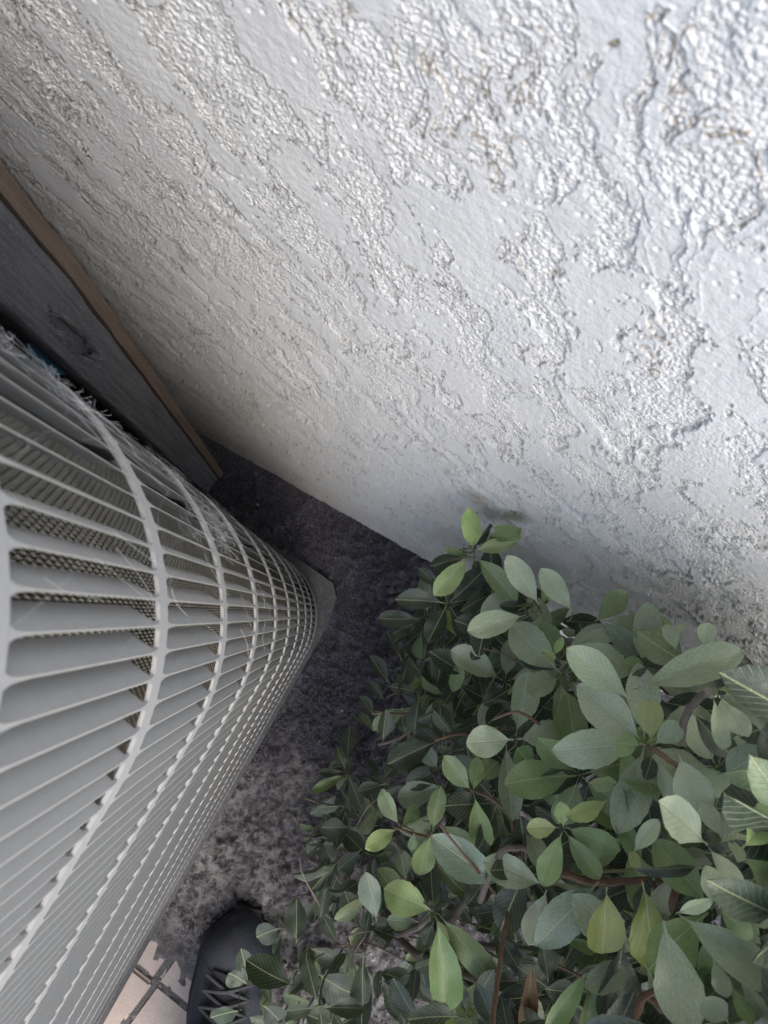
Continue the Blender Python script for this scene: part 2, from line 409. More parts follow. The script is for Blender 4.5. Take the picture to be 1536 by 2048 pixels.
# ------------------------------------------------------------------ air conditioner
YA, XB, RC = -0.018, -0.034, 0.092
CX, CY = XB - RC, YA + RC
ARC = RC * math.pi / 2
def path(s, off=0.0):
    """perimeter: s<0 along the wall side, 0..ARC round the corner, beyond along the open side; off = inward"""
    if s < 0: p = (CX + s, YA + off); nrm = (0, -1)
    elif s < ARC:
        a = s / RC; nrm = (math.sin(a), -math.cos(a)); p = (CX + (RC - off) * nrm[0], CY + (RC - off) * nrm[1])
    else: p = (XB - off, CY + (s - ARC)); nrm = (1, 0)
    return p, nrm
def ring_vf(s0, s1, z0, z1, off=0.0, th=0.0012, n_flat=2):
    ss = list(np.linspace(s0, 0, n_flat)) if s0 < 0 else [0]
    ss += list(np.linspace(0, ARC, 33)[1:-1]) + list(np.linspace(ARC, s1, n_flat))
    V, Fc = [], []
    for s in ss:
        (x, y), _ = path(s, off); (xi, yi), _ = path(s, off + th)
        V += [(x, y, z0), (x, y, z1), (xi, yi, z1), (xi, yi, z0)]
    for i in range(len(ss) - 1):
        for k in range(4): Fc.append((i * 4 + k, (i + 1) * 4 + k, (i + 1) * 4 + (k + 1) % 4, i * 4 + (k + 1) % 4))
    return V, Fc
S0, S1 = -0.55, ARC + 0.55
ac = empty('air_conditioner', (-0.40, 0.35, 0.012), 'grey louvered air conditioner unit with rounded corner, cobwebs and dust', 'air conditioner')
ROW_T0, ROW_S, BAND = 0.120, 0.0985, 0.0088
N_ROW = 9
def build_ac():
    # horizontal bands of the guard
    for k in range(N_ROW + 1):
        t = ROW_T0 + k * ROW_S
        if k == 0: z0, z1 = H - t, H - 0.058
        elif k == N_ROW: z0, z1 = 0.030, H - t + BAND
        else: z0, z1 = H - t, H - t + BAND
        V, Fc = ring_vf(S0, S1, z0, z1, 0.0)
        add('guard_band', mesh_of('guard_band', V, Fc, True, M_PAINT), None, ac)
    # louver: one vertical vane, shared mesh
    Lh = ROW_S - BAND
    vs = [0, 0.022, 0.055, 0.10, 0.5, 0.90, 0.945, 0.978, 1]
    flat = [0.0014, 0.0007, 0.0004, 0.00022, 0.00022, 0.00022, 0.0004, 0.0007, 0.0014]
    dep = [0.02, 0.10, 0.50, 1.0, 1.0, 1.0, 0.50, 0.10, 0.02]
    V, Fc = [], []
    for v, fl, dp in zip(vs, flat, dep):
        z = v * Lh
        prof = [(fl, 0.0), (-fl, 0.0), (-fl - 0.0017 * dp, 0.0012 * dp + 0.0003), (-fl - 0.0036 * dp, 0.0030 * dp + 0.0003), (-fl - 0.0054 * dp, 0.0058 * dp + 0.0003)]
        V += [(a, b, z) for a, b in prof]
    for i in range(len(vs) - 1):
        for k in range(4): Fc.append((i * 5 + k, i * 5 + k + 1, (i + 1) * 5 + k + 1, (i + 1) * 5 + k))
    lm = mesh_of('louver', V, Fc, True, M_PAINT)
    lm.materials.append(M_EDGE)  # paler cream tone along the vane's outer strip
    lm.polygons.foreach_set('material_index', [1 if k % 4 == 0 and 2 <= k // 4 <= 5 else 0 for k in range(len(Fc))])
    base = np.array(V); fq = np.array(Fc)
    pitch = ARC / 20
    items = []
    for r in range(N_ROW):
        zb = H - ROW_T0 - (r + 1) * ROW_S + BAND
        for i in range(-40, int((S1 - 0.01) / pitch)):
            s = (i + 0.5) * pitch
            if s < S0 + 0.01: continue
            (x, y), nr = path(s)
            t = H - zb - Lh / 2
            rank = math.hypot(math.hypot(x, y), t) + (10 if s < 0.02 else 0) + (0 if y < t * 1.0 else 5)
            items.append((rank, x, y, zb, nr))
    items.sort(key=lambda q: q[0])
    JV, JQ = [], []
    for n, (rank, x, y, zb, nr) in enumerate(items):
        tx, ty = -nr[1], nr[0]                      # direction of growing s
        if n < 295:
            o = add('louver', lm, None, ac)
            o.matrix_basis = Matrix(((tx, -nr[0], 0, x), (ty, -nr[1], 0, y), (0, 0, 1, zb), (0, 0, 0, 1)))
        else:
            W = np.stack([base[:, 0] * tx - base[:, 1] * nr[0] + x, base[:, 0] * ty - base[:, 1] * nr[1] + y, base[:, 2] + zb], -1)
            JQ.append(fq + len(JV) * len(base)); JV.append(W)
    o = add('louver_field', quads_np('louver_field', np.concatenate(JV), np.concatenate(JQ), True, M_PAINT), None, ac); tag(o, kind='stuff')
    o.data.materials.append(M_EDGE); o.data.polygons.foreach_set('material_index', [1 if k % 4 == 0 and 2 <= (k % 32) // 4 <= 5 else 0 for k in range(len(o.data.polygons))]); o.data.set_sharp_from_angle(angle=math.radians(38))
    # coil: wavy vertical fins in front of a near-black sheet painting the shade behind
    z = np.arange(0.06, H - 0.10, 0.0013)
    Vf, Qf = [], []; off = 0
    for j, s in enumerate(np.arange(-0.08, ARC + 0.10, 0.0014)):
        (x0, y0), nr = path(s, 0.0145); (x1, y1), _ = path(s, 0.0172)
        wv = 0.00045 * np.sin(z * 2 * np.pi / 0.0052 + (j % 2) * math.pi) ; tx, ty = -nr[1], nr[0]
        o0 = np.stack([x0 + wv * tx, y0 + wv * ty, z], -1); o1 = np.stack([x1 + wv * tx, y1 + wv * ty, z], -1)
        Vf.append(np.concatenate([o0, o1])); n = len(z); i = np.arange(n - 1) + off
        Qf.append(np.stack([i, i + 1, i + n + 1, i + n], -1)); off += 2 * n
    o = add('coil_fins', quads_np('coil_fins', np.concatenate(Vf), np.concatenate(Qf), False, M_COIL), None, ac); tag(o, kind='stuff')
    V, Fc = ring_vf(S0, S1, 0.05, H - 0.09, 0.0195, 0.002)
    add('coil_backing', mesh_of('coil_backing', V, Fc, True, M_DARK), None, ac)
    # rear casing, lid and fan ring
    x0, x1, y0, y1 = CX - 0.55, XB, YA, CY + 0.55
    V1, F1 = box_vf(x0 - 0.08, x0, y0 + 0.004, y1, 0.030, H - 0.058)
    add('side_panel', mesh_of('side_panel', V1, F1, False, M_PAINT), None, ac)
    V1, F1 = box_vf(x0 - 0.08, x1 - 0.004, y1, y1 + 0.06, 0.030, H - 0.058)
    add('side_panel', mesh_of('side_panel', V1, F1, False, M_PAINT), None, ac)
    rim = [(x0 - 0.08, y0 + .004), (x0 - 0.08, y1 + 0.06), (XB, y1 + 0.06)] + [path(s)[0] for s in np.linspace(ARC, 0, 17)]
    def plate(name, rim, z0, z1, mat):
        n = len(rim); V = [(x, y, z0) for x, y in rim] + [(x, y, z1) for x, y in rim]
        Fc = [tuple(range(n)), tuple(range(2 * n - 1, n - 1, -1))] + [(i, n + i, n + (i + 1) % n, (i + 1) % n) for i in range(n)]
        add(name, mesh_of(name, V, Fc, False, mat), None, ac)
    plate('lid', rim, H - 0.058, H - 0.040, M_PAINT)
    c = Vector(((x0 + x1) / 2 - .04, (y0 + y1) / 2 + .03, H - 0.036))
    for r in (0.08, 0.13, 0.18, 0.23, 0.27):
        tube('fan_guard_ring', [c + Vector((r * math.cos(a), r * math.sin(a), 0)) for a in np.linspace(0, 2 * math.pi, 37)], 0.0035, M_PAINT, ac, 6)
    # base pan with a clipped corner
    pan = [(x0 - 0.09, -0.026), (x0 - 0.09, y1 + 0.07), (-0.0285, y1 + 0.07), (-0.0285, 0.030), (-0.036, -0.006), (-0.050, -0.021), (-0.105, -0.026)][::-1]
    plate('base_pan', pan, 0.008, 0.030, M_PAN)
    V, Fc = ring_vf(S0, S1, 0.030, 0.038, -0.0025, 0.0024)
    add('pan_flange', mesh_of('pan_flange', V, Fc, True, M_PAN), None, ac)
build_ac()

# cobwebs on the louvers
def build_webs():
    V, Fc = [], []
    rr = random.Random(3)
    def strand(a, b, r=0.00013, sag=0.004):
        a = Vector(a); b = Vector(b); m = (a + b) / 2 + Vector((rr.uniform(-1, 1), rr.uniform(-1, 1), -1)) * sag * 0.5
        v, f = tube_vf(smooth_path([a, m, b], 4), r, 3, len(V)); V.extend(v); Fc.extend(f)
    def on(s, t, out=0.0015):
        (x, y), nr = path(s); return (x + nr[0] * out, y + nr[1] * out, H - t)
    for k in range(70):
        s = rr.uniform(0.015, 0.11); t = rr.uniform(0.12, 0.45)
        strand(on(s, t), on(s + rr.uniform(-0.022, 0.022), t + rr.uniform(-0.06, 0.06)), rr.uniform(0.00002, 0.000045))
    for c in range(17):                                # fluffy tufts caught on the vanes
        s = rr.uniform(0.012, 0.07); t = rr.uniform(0.14, 0.38)
        for k in range(36):
            ds, dt = rr.gauss(0, 0.003), rr.gauss(0, 0.010)
            strand(on(s + ds, t + dt, -0.001), on(s + ds + rr.gauss(0, 0.004), t + dt + rr.gauss(0, 0.008), rr.uniform(-.004, .003)), 0.00004, 0.003)
    o = add('cobweb', mesh_of('cobweb', V, Fc, True, M_WEB)); tag(o, 'dusty white cobweb threads strung across the grey louvers', 'cobweb', kind='stuff')
build_webs()

# ------------------------------------------------------------------ fence board by the wall
def build_fence():
    xp = -0.262
    root = empty('fence_board', (xp - 0.01, -0.07, 0.005), 'weathered grey fence board with bare brown strip against stucco wall', 'fence board')
    def slab(name, ya0, ya1, yb0, yb1, x0, x1, mat, z1=1.5, rag=0.0, seed=0):
        """leaning slab: y range (ya0..ya1) at ground, (yb0..yb1) at z=.65"""
        V, Fc = [], []; n = 60; rr = random.Random(seed)
        for i in range(n + 1):
            z = 0.0 + z1 * i / n; k = z / 0.65
            a = ya0 + (yb0 - ya0) * k; b = ya1 + (yb1 - ya1) * k
            if z > 0.60:                      # straight above the point where it meets the wall
                k = 0.60 / 0.65; a = ya0 + (yb0 - ya0) * k; b = ya1 + (yb1 - ya1) * k
            a += rr.uniform(-rag, rag); b += rr.uniform(-rag, rag)
            V += [(x0, a, z), (x1, a, z), (x1, b, z), (x0, b, z)]
        for i in range(n):
            for k in range(4): Fc.append((i * 4 + k, i * 4 + (k + 1) % 4, (i + 1) * 4 + (k + 1) % 4, (i + 1) * 4 + k))
        Fc += [(3, 2, 1, 0), tuple(n * 4 + k for k in range(4))]
        return add(name, mesh_of(name, V, Fc, False, mat), None, root)
    slab('brown_strip', -0.079, -0.0695, -0.1075, -0.0975, xp - 0.03, xp + 0.003, M_BROWNWOOD, 1.5, 0.0006, 1)
    slab('plank', -0.069, -0.042, -0.0970, -0.054, xp - 0.024, xp - 0.011, M_GREYWOOD, 1.5, 0.0004, 2)
    # weathered front face with raised grain and a ragged knot hollow
    z = np.linspace(0, 1.5, 700); v = np.linspace(0, 1, 40); Zg, Vg = np.meshgrid(z, v, indexing='ij')
    k = np.minimum(Zg, 0.60) / 0.65
    y0 = -0.069 - 0.028 * k; y1 = -0.042 - 0.012 * k; Yg = y0 + (y1 - y0) * Vg
    rel = 0.0012 * fbm(Yg * 260, Zg * 14, 4, 8) + 0.0006 * perlin(Yg * 900, Zg * 60, 9)
    rr_ = np.sqrt(((Yg + 0.0695) / 0.0065) ** 2 + ((Zg - 0.545) / 0.046) ** 2) + 0.35 * fbm(Yg * 300, Zg * 90, 3, 3)
    rel = rel - 0.009 * sstep(1.05, 0.75, rr_) + 0.0016 * np.exp(-((rr_ - 1.15) / 0.12) ** 2)
    Xg = xp + rel; Xg[:, 0] = xp - 0.0115; Xg[:, -1] = xp - 0.0115
    fq_ = grid_quads(700, 40)[:, ::-1]; fq_ = fq_[rr_.reshape(-1)[fq_].mean(1) > 0.86]      # the knot is a hole right through
    add('weathered_face', quads_np('weathered_face', np.stack([Xg, Yg, Zg], -1).reshape(-1, 3), fq_, True, M_GREYWOOD), None, root)
    V, Fc = [], []; rr = random.Random(5)
    for q_ in range(26):
        a = rr.uniform(-0.4, 2.6); p = Vector((xp + 0.001, -0.0695 + math.cos(a) * 0.0068, 0.545 + math.sin(a) * 0.048))
        v_, f_ = tube_vf([p, p + Vector((rr.uniform(0.000, .003), rr.uniform(-.0025, .0025), rr.uniform(-.008, .008)))], 0.00022, 3, len(V)); V += v_; Fc += f_
    add('splinters', mesh_of('splinters', V, Fc, False, M_PEBBLE), None, root)
build_fence()
def build_back():
    # boards added further along the gap to block sky light, and the blue plastic between
    root = empty('gap_light_block', (-0.52, -0.03, 0.005), 'added boards blocking sky light deep in the gap behind the air conditioner', 'fence board')
    for k in range(2):
        V, Fc = box_vf(-0.545 - k * .004, -0.52 - k * .004, -0.098 + k * 0.075, -0.026 + k * 0.08, 0.0, 1.6)
        add('plank', mesh_of('plank', V, Fc, False, M_GREYWOOD), None, root)
    V, Q = [], []; nx, ny = 16, 12
    for i in range(nx):
        for j in range(ny):
            u, v = i / (nx - 1), j / (ny - 1)
            V.append(Vector((-0.292 - 0.08 * u, -0.080 + 0.05 * v + 0.006 * math.sin(u * 9), 0.435 + 0.05 * math.sin(u * 3 + 1) - 0.09 * (v - .5) ** 2 + 0.012 * math.sin(v * 11 + u * 7))))
    Q = grid_quads(nx, ny).tolist()
    o = add('plastic_sheet', mesh_of('plastic_sheet', V, Q, True, M_BLUE)); md = o.modifiers.new('thickness', 'SOLIDIFY'); md.thickness = 0.002
    tag(o, 'crumpled light blue plastic sheet between fence board and air conditioner', 'plastic sheet')
build_back()

# ------------------------------------------------------------------ boot
def build_boot():
    toe = Vector((0.062, 0.392, 0)); dirv = Vector((0.30, 1.0, 0)).normalized()
    side = Vector((dirv.y, -dirv.x, 0))
    toe -= dirv * 0.0
    root = empty('boot', toe + dirv * 0.14 + Vector((0, 0, 0.014)), 'dark grey lace-up boot standing on the tan pavers, half under leaves', 'boot')
    L = 0.295
    def sec(u):
        w = 0.045 * min(1, (max(u, 0) / 0.14) ** 0.55 if u < 0.14 else 1) * (1 - 0.22 * sst(0.35, 0.6, u)) * (1 - 0.0 * u)
        if u > 0.86: w *= max(0.12, math.sqrt(max(0, 1 - ((u - 0.86) / 0.14) ** 2)))
        return max(w, 0.006)
    def sst(a, b, x): t = max(0, min(1, (x - a) / (b - a))); return t * t * (3 - 2 * t)
    def top(u): return 0.030 + 0.040 * min(1, (u / 0.12) ** 0.5) + 0.07 * sst(0.28, 0.62, u)
    def W(u, s, z): return toe + dirv * (u * L) + side * s + Vector((0, 0, z + 0.012))
    us = [0.0, 0.015, 0.04, 0.08, 0.14, 0.2, 0.28, 0.36, 0.44, 0.52, 0.6, 0.7, 0.8, 0.88, 0.94, 0.98, 1.0]
    V, Fc = [], []; n = 18
    for u in us:
        w, hh = sec(u), top(u)
        for k in range(n):
            th = math.pi * k / (n - 1); c, s_ = math.cos(th), math.sin(th)
            V.append(W(u, w * math.copysign(abs(c) ** 0.8, c), 0.018 + (hh - 0.018) * (s_ ** 0.75)))
    for i in range(len(us) - 1):
        for k in range(n - 1): Fc.append((i * n + k, i * n + k + 1, (i + 1) * n + k + 1, (i + 1) * n + k))
    Fc += [tuple(range(n - 1, -1, -1)), tuple((len(us) - 1) * n + k for k in range(n))]
    up = add('upper', mesh_of('upper', V, Fc, True, M_BOOT), None, root)
    # shaft
    V, Fc = [], []
    zs = [0.10, 0.14, 0.18, 0.22, 0.25]
    for z in zs:
        for k in range(20):
            a = 2 * math.pi * k / 20; V.append(W(0.74 + 0.235 * math.cos(a) * (0.95 if z < .2 else 1), 0.040 * math.sin(a), z))
    for z in zs[::-1]:
        for k in range(20):
            a = 2 * math.pi * k / 20; V.append(W(0.74 + 0.21 * math.cos(a), 0.035 * math.sin(a), z))
    for i in range(2 * len(zs) - 1):
        for k in range(20): Fc.append((i * 20 + k, i * 20 + (k + 1) % 20, (i + 1) * 20 + (k + 1) % 20, (i + 1) * 20 + k))
    add('shaft', mesh_of('shaft', V, Fc, True, M_BOOT), None, root)
    # sole
    V, Fc = [], []; m = len(us)
    ring = [(u, sec(u) + 0.004) for u in us] + [(u, -sec(u) - 0.004) for u in us[::-1]]
    ring[0] = (-0.012, 0.016); ring[-1] = (-0.012, -0.016)
    for z in (0.0, 0.020):
        V += [W(u, s, z) for u, s in ring]
    r = len(ring); Fc = [tuple(range(r)), tuple(range(2 * r - 1, r - 1, -1))] + [(i, r + i, r + (i + 1) % r, (i + 1) % r) for i in range(r)]
    add('sole', mesh_of('sole', V, Fc, False, M_SOLE), None, root)
    # tongue and crossing laces
    V, Fc = [], []
    for i, u in enumerate(np.linspace(0.18, 0.62, 9)):
        for s in (-0.021, 0, 0.021): V.append(W(u, s, top(u) + 0.003 + (0.004 if s == 0 else -0.002)))
    Fc = grid_quads(9, 3).tolist(); add('tongue', mesh_of('tongue', V, Fc, True, M_SOLE), None, root)
    for k in range(6):
        u0 = 0.20 + 0.06 * k; u1 = u0 + 0.06
        for sg in (-1, 1):
            pts = [W(u0, sg * 0.028, top(u0) + 0.001), W((u0 + u1) / 2, 0, top((u0 + u1) / 2) + 0.0115 + sg * 0.0015), W(u1, -sg * 0.028, top(u1) + 0.001)]
            tube('lace', smooth_path(pts, 4), 0.0021, M_LACE, root, 6)
build_boot()

# ------------------------------------------------------------------ shrub
def leaf_wid(v):
    if v < 0.10: return 0.022
    q = (v - 0.10) / 0.90
    return max(0.022 * (1 - q), 0.5 * (1 - abs(2 * q ** 1.25 - 1) ** 2.2) ** 0.82)
def leaf_mesh(seed, ns=15, na=4, low=False):
    rr = random.Random(seed); V, Fc, UV = [], [], []
    bend = rr.uniform(-0.30, 0.12); fold = rr.uniform(0.05, 0.42); curl = rr.uniform(-0.4, 0.2); tw = rr.uniform(-0.6, 0.6)
    side = rr.uniform(-0.06, 0.06); wob = rr.uniform(0, 6.28); nick = rr.uniform(0.55, 0.85) if seed % 7 == 1 and not low else 0; nside = rr.choice((-1, 1)); tip = rr.choice((0, 0, 0, 1))
    vs = [0, 0.10] + [0.10 + 0.90 * (1 - (1 - (i + 1) / (ns - 1)) ** 1.25) for i in range(ns - 1)]
    for i, v in enumerate(vs):
        w = leaf_wid(v)
        if v > 0.35 and not low: w *= 1 + (0.016 if i % 2 else -0.016)
        for j in range(na + 1):
            q = j / na * 2 - 1
            ww = w * (1 + 0.025 * rr.uniform(-1, 1) * (abs(q) > 0.9))
            if nick and abs(v - nick) < 0.09 and q * nside > 0.4: ww *= 0.78 + 0.2 * abs(v - nick) / 0.09
            x = q * ww + side * math.sin(math.pi * v)
            z = fold * abs(q) * w * 1.0 + bend * v * v + curl * max(0, v - 0.7) * 1.2
            z += 0.035 * math.sin(v * 13 + wob + q * 2) * abs(q) + tw * q * w * v * 0.7
            V.append((x, v, z)); UV.append((0.5 + q * w, v))
    n = na + 1
    for i in range(len(vs) - 1):
        for j in range(na): Fc.append((i * n + j, i * n + j + 1, (i + 1) * n + j + 1, (i + 1) * n + j))
    m = mesh_of('leaf', V, Fc, True)
    m.set_sharp_from_angle(angle=math.pi)
    uvl = m.uv_layers.new(name='UVMap')
    for lp in m.loops: uvl.data[lp.index].uv = UV[lp.vertex_index]
    m.materials.append(M_LEAF)
    return m
LEAF_MESHES = [leaf_mesh(100 + k) for k in range(14)]
CLS = {  # base colour, dust; k darkened for the shade inside the shrub
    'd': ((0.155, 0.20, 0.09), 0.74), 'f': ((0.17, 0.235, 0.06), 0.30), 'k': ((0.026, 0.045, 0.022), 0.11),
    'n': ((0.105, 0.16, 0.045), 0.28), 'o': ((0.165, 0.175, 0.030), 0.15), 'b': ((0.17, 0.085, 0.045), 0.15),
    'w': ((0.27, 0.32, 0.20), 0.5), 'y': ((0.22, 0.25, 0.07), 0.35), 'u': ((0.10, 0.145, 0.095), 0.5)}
A_, B_, C_, D_, F_, G_, H_, I_, J_ = ((740,980,.2604),(1136,1150,.2604),(700,1350,.2734),(1116,1350,.2734),(1080,1648,.2969),(700,1648,.2604),(560,1480,.1953),(200,1750,.3255),(300,1450,.3906))
LEAVES = [  # zoom frame, base x,y, tip x,y, width, class, extra depth
(A_,785,465,785,118,165,'f',0),(A_,790,472,1105,400,125,'f',0),(A_,790,465,905,240,120,'k',.03),(A_,900,390,1150,300,110,'n',.02),(A_,795,500,1125,835,175,'n',.0),
(A_,762,505,515,795,170,'f',0),(A_,750,505,488,580,130,'k',.03),(A_,745,495,575,465,62,'n',.01),(A_,790,530,850,650,120,'k',.06),
(A_,1300,885,1060,515,190,'d',0),(A_,1312,900,1400,660,95,'n',.02),(A_,1290,890,1010,890,95,'k',.05),(A_,1560,940,1330,620,170,'d',0),
(A_,940,765,830,1225,215,'k',.05),(A_,1200,960,778,1080,205,'d',.0),(A_,1320,950,1230,1150,130,'d',.03),(A_,1290,980,1440,1225,190,'n',.02),
(A_,445,965,410,665,110,'u',.12),(A_,395,985,78,985,145,'k',.14),(A_,395,1000,190,1095,85,'k',.15),(A_,700,1150,590,940,120,'o',.08),(A_,715,1270,650,1520,112,'n',.09),
(A_,1075,1290,1445,1345,150,'k',.02),(A_,1410,1275,1475,1150,72,'f',0),(A_,1440,1305,1340,1240,75,'f',0),(A_,350,1425,255,1210,90,'k',.14),(A_,930,730,640,900,130,'k',.1),
(A_,760,1290,1060,1290,130,'k',.12),(A_,730,1150,760,1280,140,'k',.1),(A_,860,1420,1000,1300,120,'k',.12),
(B_,490,965,15,590,262,'d',0),(B_,500,880,1325,590,275,'d',0),(B_,205,360,430,165,170,'n',.05),(B_,260,345,735,395,190,'d',.04),(B_,270,345,515,615,190,'u',.04),
(B_,30,545,340,460,150,'d',.02),(B_,605,530,885,440,150,'d',.06),(B_,835,585,760,390,105,'d',.06),(B_,1040,560,1085,378,150,'d',.03),(B_,1095,880,1640,890,225,'n',0),
(B_,1105,900,1620,1150,200,'d',.01),(B_,1110,920,1200,1345,130,'d',-.01),(B_,1180,960,1375,1240,170,'d',.01),(B_,940,1040,1265,1400,200,'k',.04),(B_,1580,1300,1255,1510,265,'u',.05),
(B_,640,1290,635,960,210,'y',-.01),(B_,665,1300,850,1130,190,'d',.0),(B_,555,1310,345,1285,205,'n',.0),(B_,95,900,370,1240,170,'k',.05),(B_,60,1385,100,905,200,'k',.05),
(B_,390,960,525,1130,120,'k',.06),(B_,510,895,560,1110,95,'d',.04),(B_,760,730,470,830,150,'k',.06),(B_,385,650,565,715,125,'n',.04),(B_,240,1500,330,1150,250,'k',.12),
(D_,450,795,232,770,115,'n',.0),(D_,450,760,745,835,110,'n',.02),(D_,455,800,625,1115,135,'u',.02),(D_,380,900,575,1295,135,'n',.02),(D_,370,910,92,1035,130,'y',.0),
(D_,40,1115,15,925,115,'f',-.01),(D_,50,1115,432,1285,195,'n',-.01),(D_,40,1130,312,1505,150,'n',-.01),(D_,1095,1245,728,925,270,'w',-.02),(D_,885,585,1040,985,260,'d',-.01),
(D_,900,640,1265,890,200,'d',.01),(D_,545,1305,730,1070,130,'w',-.01),(D_,1345,1270,1560,1005,270,'f',-.01),(D_,1285,1210,1310,1385,115,'d',-.01),(D_,1340,1320,1620,1580,210,'n',0),
(D_,1100,1260,1335,1545,135,'d',.01),(D_,695,1370,1065,1330,150,'d',.02),(D_,520,1275,595,1425,90,'y',.0),(D_,1190,1190,1075,955,135,'d',.03),(D_,700,1210,645,895,155,'k',.06),
(D_,690,580,650,745,135,'k',.04),(D_,720,600,800,895,105,'d',.03),
(F_,150,50,20,390,150,'f',-.01),(F_,395,390,10,790,250,'u',.02),(F_,450,425,440,893,262,'o',.0),(F_,690,385,765,1008,285,'o',-.015),(F_,560,800,480,1305,325,'k',.04),
(F_,830,650,965,1340,275,'d',-.01),(F_,935,608,1570,1065,255,'d',-.02),(F_,915,602,1135,535,95,'w',-.02),(F_,1210,565,1140,310,155,'d',.01),(F_,1160,915,1255,1155,115,'d',.02),
(F_,1275,1345,1095,1160,185,'d',.03),(F_,90,735,405,862,75,'n',.03),(F_,335,960,60,1400,125,'n',.0),(F_,375,980,300,1400,110,'n',.01),(F_,50,1065,40,825,100,'k',.08),
(F_,0,1110,235,1155,160,'k',.08),(F_,1325,1010,1540,1345,155,'d',.02),(F_,1280,1075,1430,1345,95,'n',.02),(F_,1385,640,1560,620,125,'d',.02),(F_,1190,560,1425,760,125,'n',.01),
(F_,1100,280,700,330,110,'k',.05),(F_,1300,620,1540,500,130,'k',.04),(F_,620,1340,420,1180,180,'d',.05),
(C_,1210,445,1290,-5,205,'d',.0),(C_,1225,470,1570,420,215,'d',0),(C_,1195,470,868,500,230,'d',-.01),(C_,1140,505,1180,1035,182,'u',.01),(C_,890,852,700,618,152,'n',0),
(C_,900,855,930,622,120,'n',-.01),(C_,950,785,1075,630,155,'n',.01),(C_,855,860,820,1038,142,'u',.02),(C_,905,860,978,1312,172,'f',.0),(C_,365,1105,215,848,140,'w',.0),
(C_,380,1110,495,968,112,'n',.0),(C_,345,1125,118,1262,132,'f',.0),(C_,470,1150,460,1258,66,'n',.01),(C_,605,1150,660,842,132,'n',.0),(C_,600,1160,510,1435,168,'n',-.01),
(C_,640,1090,905,1285,150,'n',.02),(C_,1150,1545,630,1210,255,'u',.03),(C_,1340,680,1225,545,165,'n',.01),(C_,1370,700,1560,955,172,'n',.02),(C_,1450,920,1305,755,135,'k',.06),
(C_,1530,1115,1305,1125,142,'y',-.01),(C_,650,480,308,640,185,'k',.10),(C_,360,140,350,0,42,'k',.12),(C_,375,132,530,18,92,'f',.10),(C_,370,290,400,402,92,'k',.12),
(C_,640,690,540,540,115,'u',.12),(C_,975,175,945,10,98,'k',.1),(C_,1180,95,990,205,152,'k',.08),(C_,1180,215,1020,345,155,'k',.08),(C_,690,800,358,895,182,'u',.14),(C_,835,545,745,560,135,'k',.08),
(G_,645,668,272,512,245,'f',-.02),(G_,660,700,762,1445,242,'n',-.02),(G_,680,690,1105,1205,192,'n',-.01),(G_,640,650,620,310,142,'k',.05),(G_,210,740,128,380,132,'k',.12),
(G_,222,720,262,480,82,'k',.1),(G_,985,1185,850,1490,155,'o',.05),(G_,690,1650,735,1430,205,'y',-.02),(G_,100,980,90,1540,152,'k',.12),(G_,1195,660,985,695,112,'k',.08),
(G_,1405,1050,1340,1540,150,'b',.03),(G_,1200,1570,1235,1345,122,'k',.07),(G_,1525,1215,1475,945,122,'k',.05),(G_,670,720,735,895,82,'o',.04),(G_,645,745,575,915,82,'k',.05),(G_,395,715,205,830,165,'k',.14),
(H_,680,320,585,100,112,'k',.16),(H_,670,325,415,330,92,'k',.16),(H_,690,350,348,532,112,'n',.17),(H_,700,360,835,690,142,'k',.15),(H_,722,745,703,618,82,'k',.17),
(H_,690,370,595,505,102,'k',.17),(H_,705,890,455,900,192,'k',.15),(H_,620,1225,335,1505,185,'k',.12),(H_,380,1020,545,1255,152,'k',.14),
(I_,1195,682,915,530,172,'k',.08),(I_,905,672,795,600,132,'k',.09),(I_,905,645,868,455,92,'k',.08),(I_,1325,600,1535,755,185,'k',.08),(I_,1110,325,975,372,145,'k',.10),
(I_,1112,350,1068,485,52,'k',.09),(I_,1205,425,1200,180,132,'k',.10),(I_,1258,655,1272,448,92,'k',.10),(J_,1060,1032,998,862,98,'k',.10),(J_,1162,1012,1108,760,102,'u',.08),(J_,1092,1160,1078,1465,92,'k',.08),
(I_,870,830,700,860,120,'k',.1),(I_,1000,800,1100,900,140,'k',.1),(I_,1250,850,1400,915,150,'k',.08),
]
def depth_top(x, y):
    return max(0.25, min(0.85, 0.545 - 0.00050 * (x - 940) - 0.00004 * (y - 1105)))
SH_BASE = Vector((0.20, 0.30, 0.012))
shrub = empty('shrub', SH_BASE, 'leafy green shrub with dusty oval leaves growing against the stucco wall', 'shrub')
TW_V, TW_F = [], []
rl = random.Random(21)
def place_leaf(b, t_, w, colr, dust, mesh, tilt, bright=False):
    y = (t_ - b); L = y.length; y.normalize()
    toward = (Vector((0, 0, H)) - b).normalized()
    n0 = (Vector((0, 0, 1)) * 0.55 + toward * 0.6 + Vector((rl.gauss(0, tilt), rl.gauss(0, tilt), 0))).normalized()
    x = y.cross(n0); x.normalize(); z = x.cross(y)
    M = Matrix(((x.x * w, y.x * L, z.x * L * 0.8, b.x), (x.y * w, y.y * L, z.y * L * 0.8, b.y), (x.z * w, y.z * L, z.z * L * 0.8, b.z), (0, 0, 0, 1)))
    o = add('leaf', mesh, None, shrub); o.matrix_basis = M
    k = rl.uniform(1.4, 1.95) if bright else rl.uniform(0.65, 1.05)  # lit leaves brightened and shaded ones dimmed in their colour
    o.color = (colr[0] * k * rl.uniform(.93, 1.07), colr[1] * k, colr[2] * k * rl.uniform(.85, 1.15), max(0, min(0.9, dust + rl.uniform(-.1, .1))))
    return o
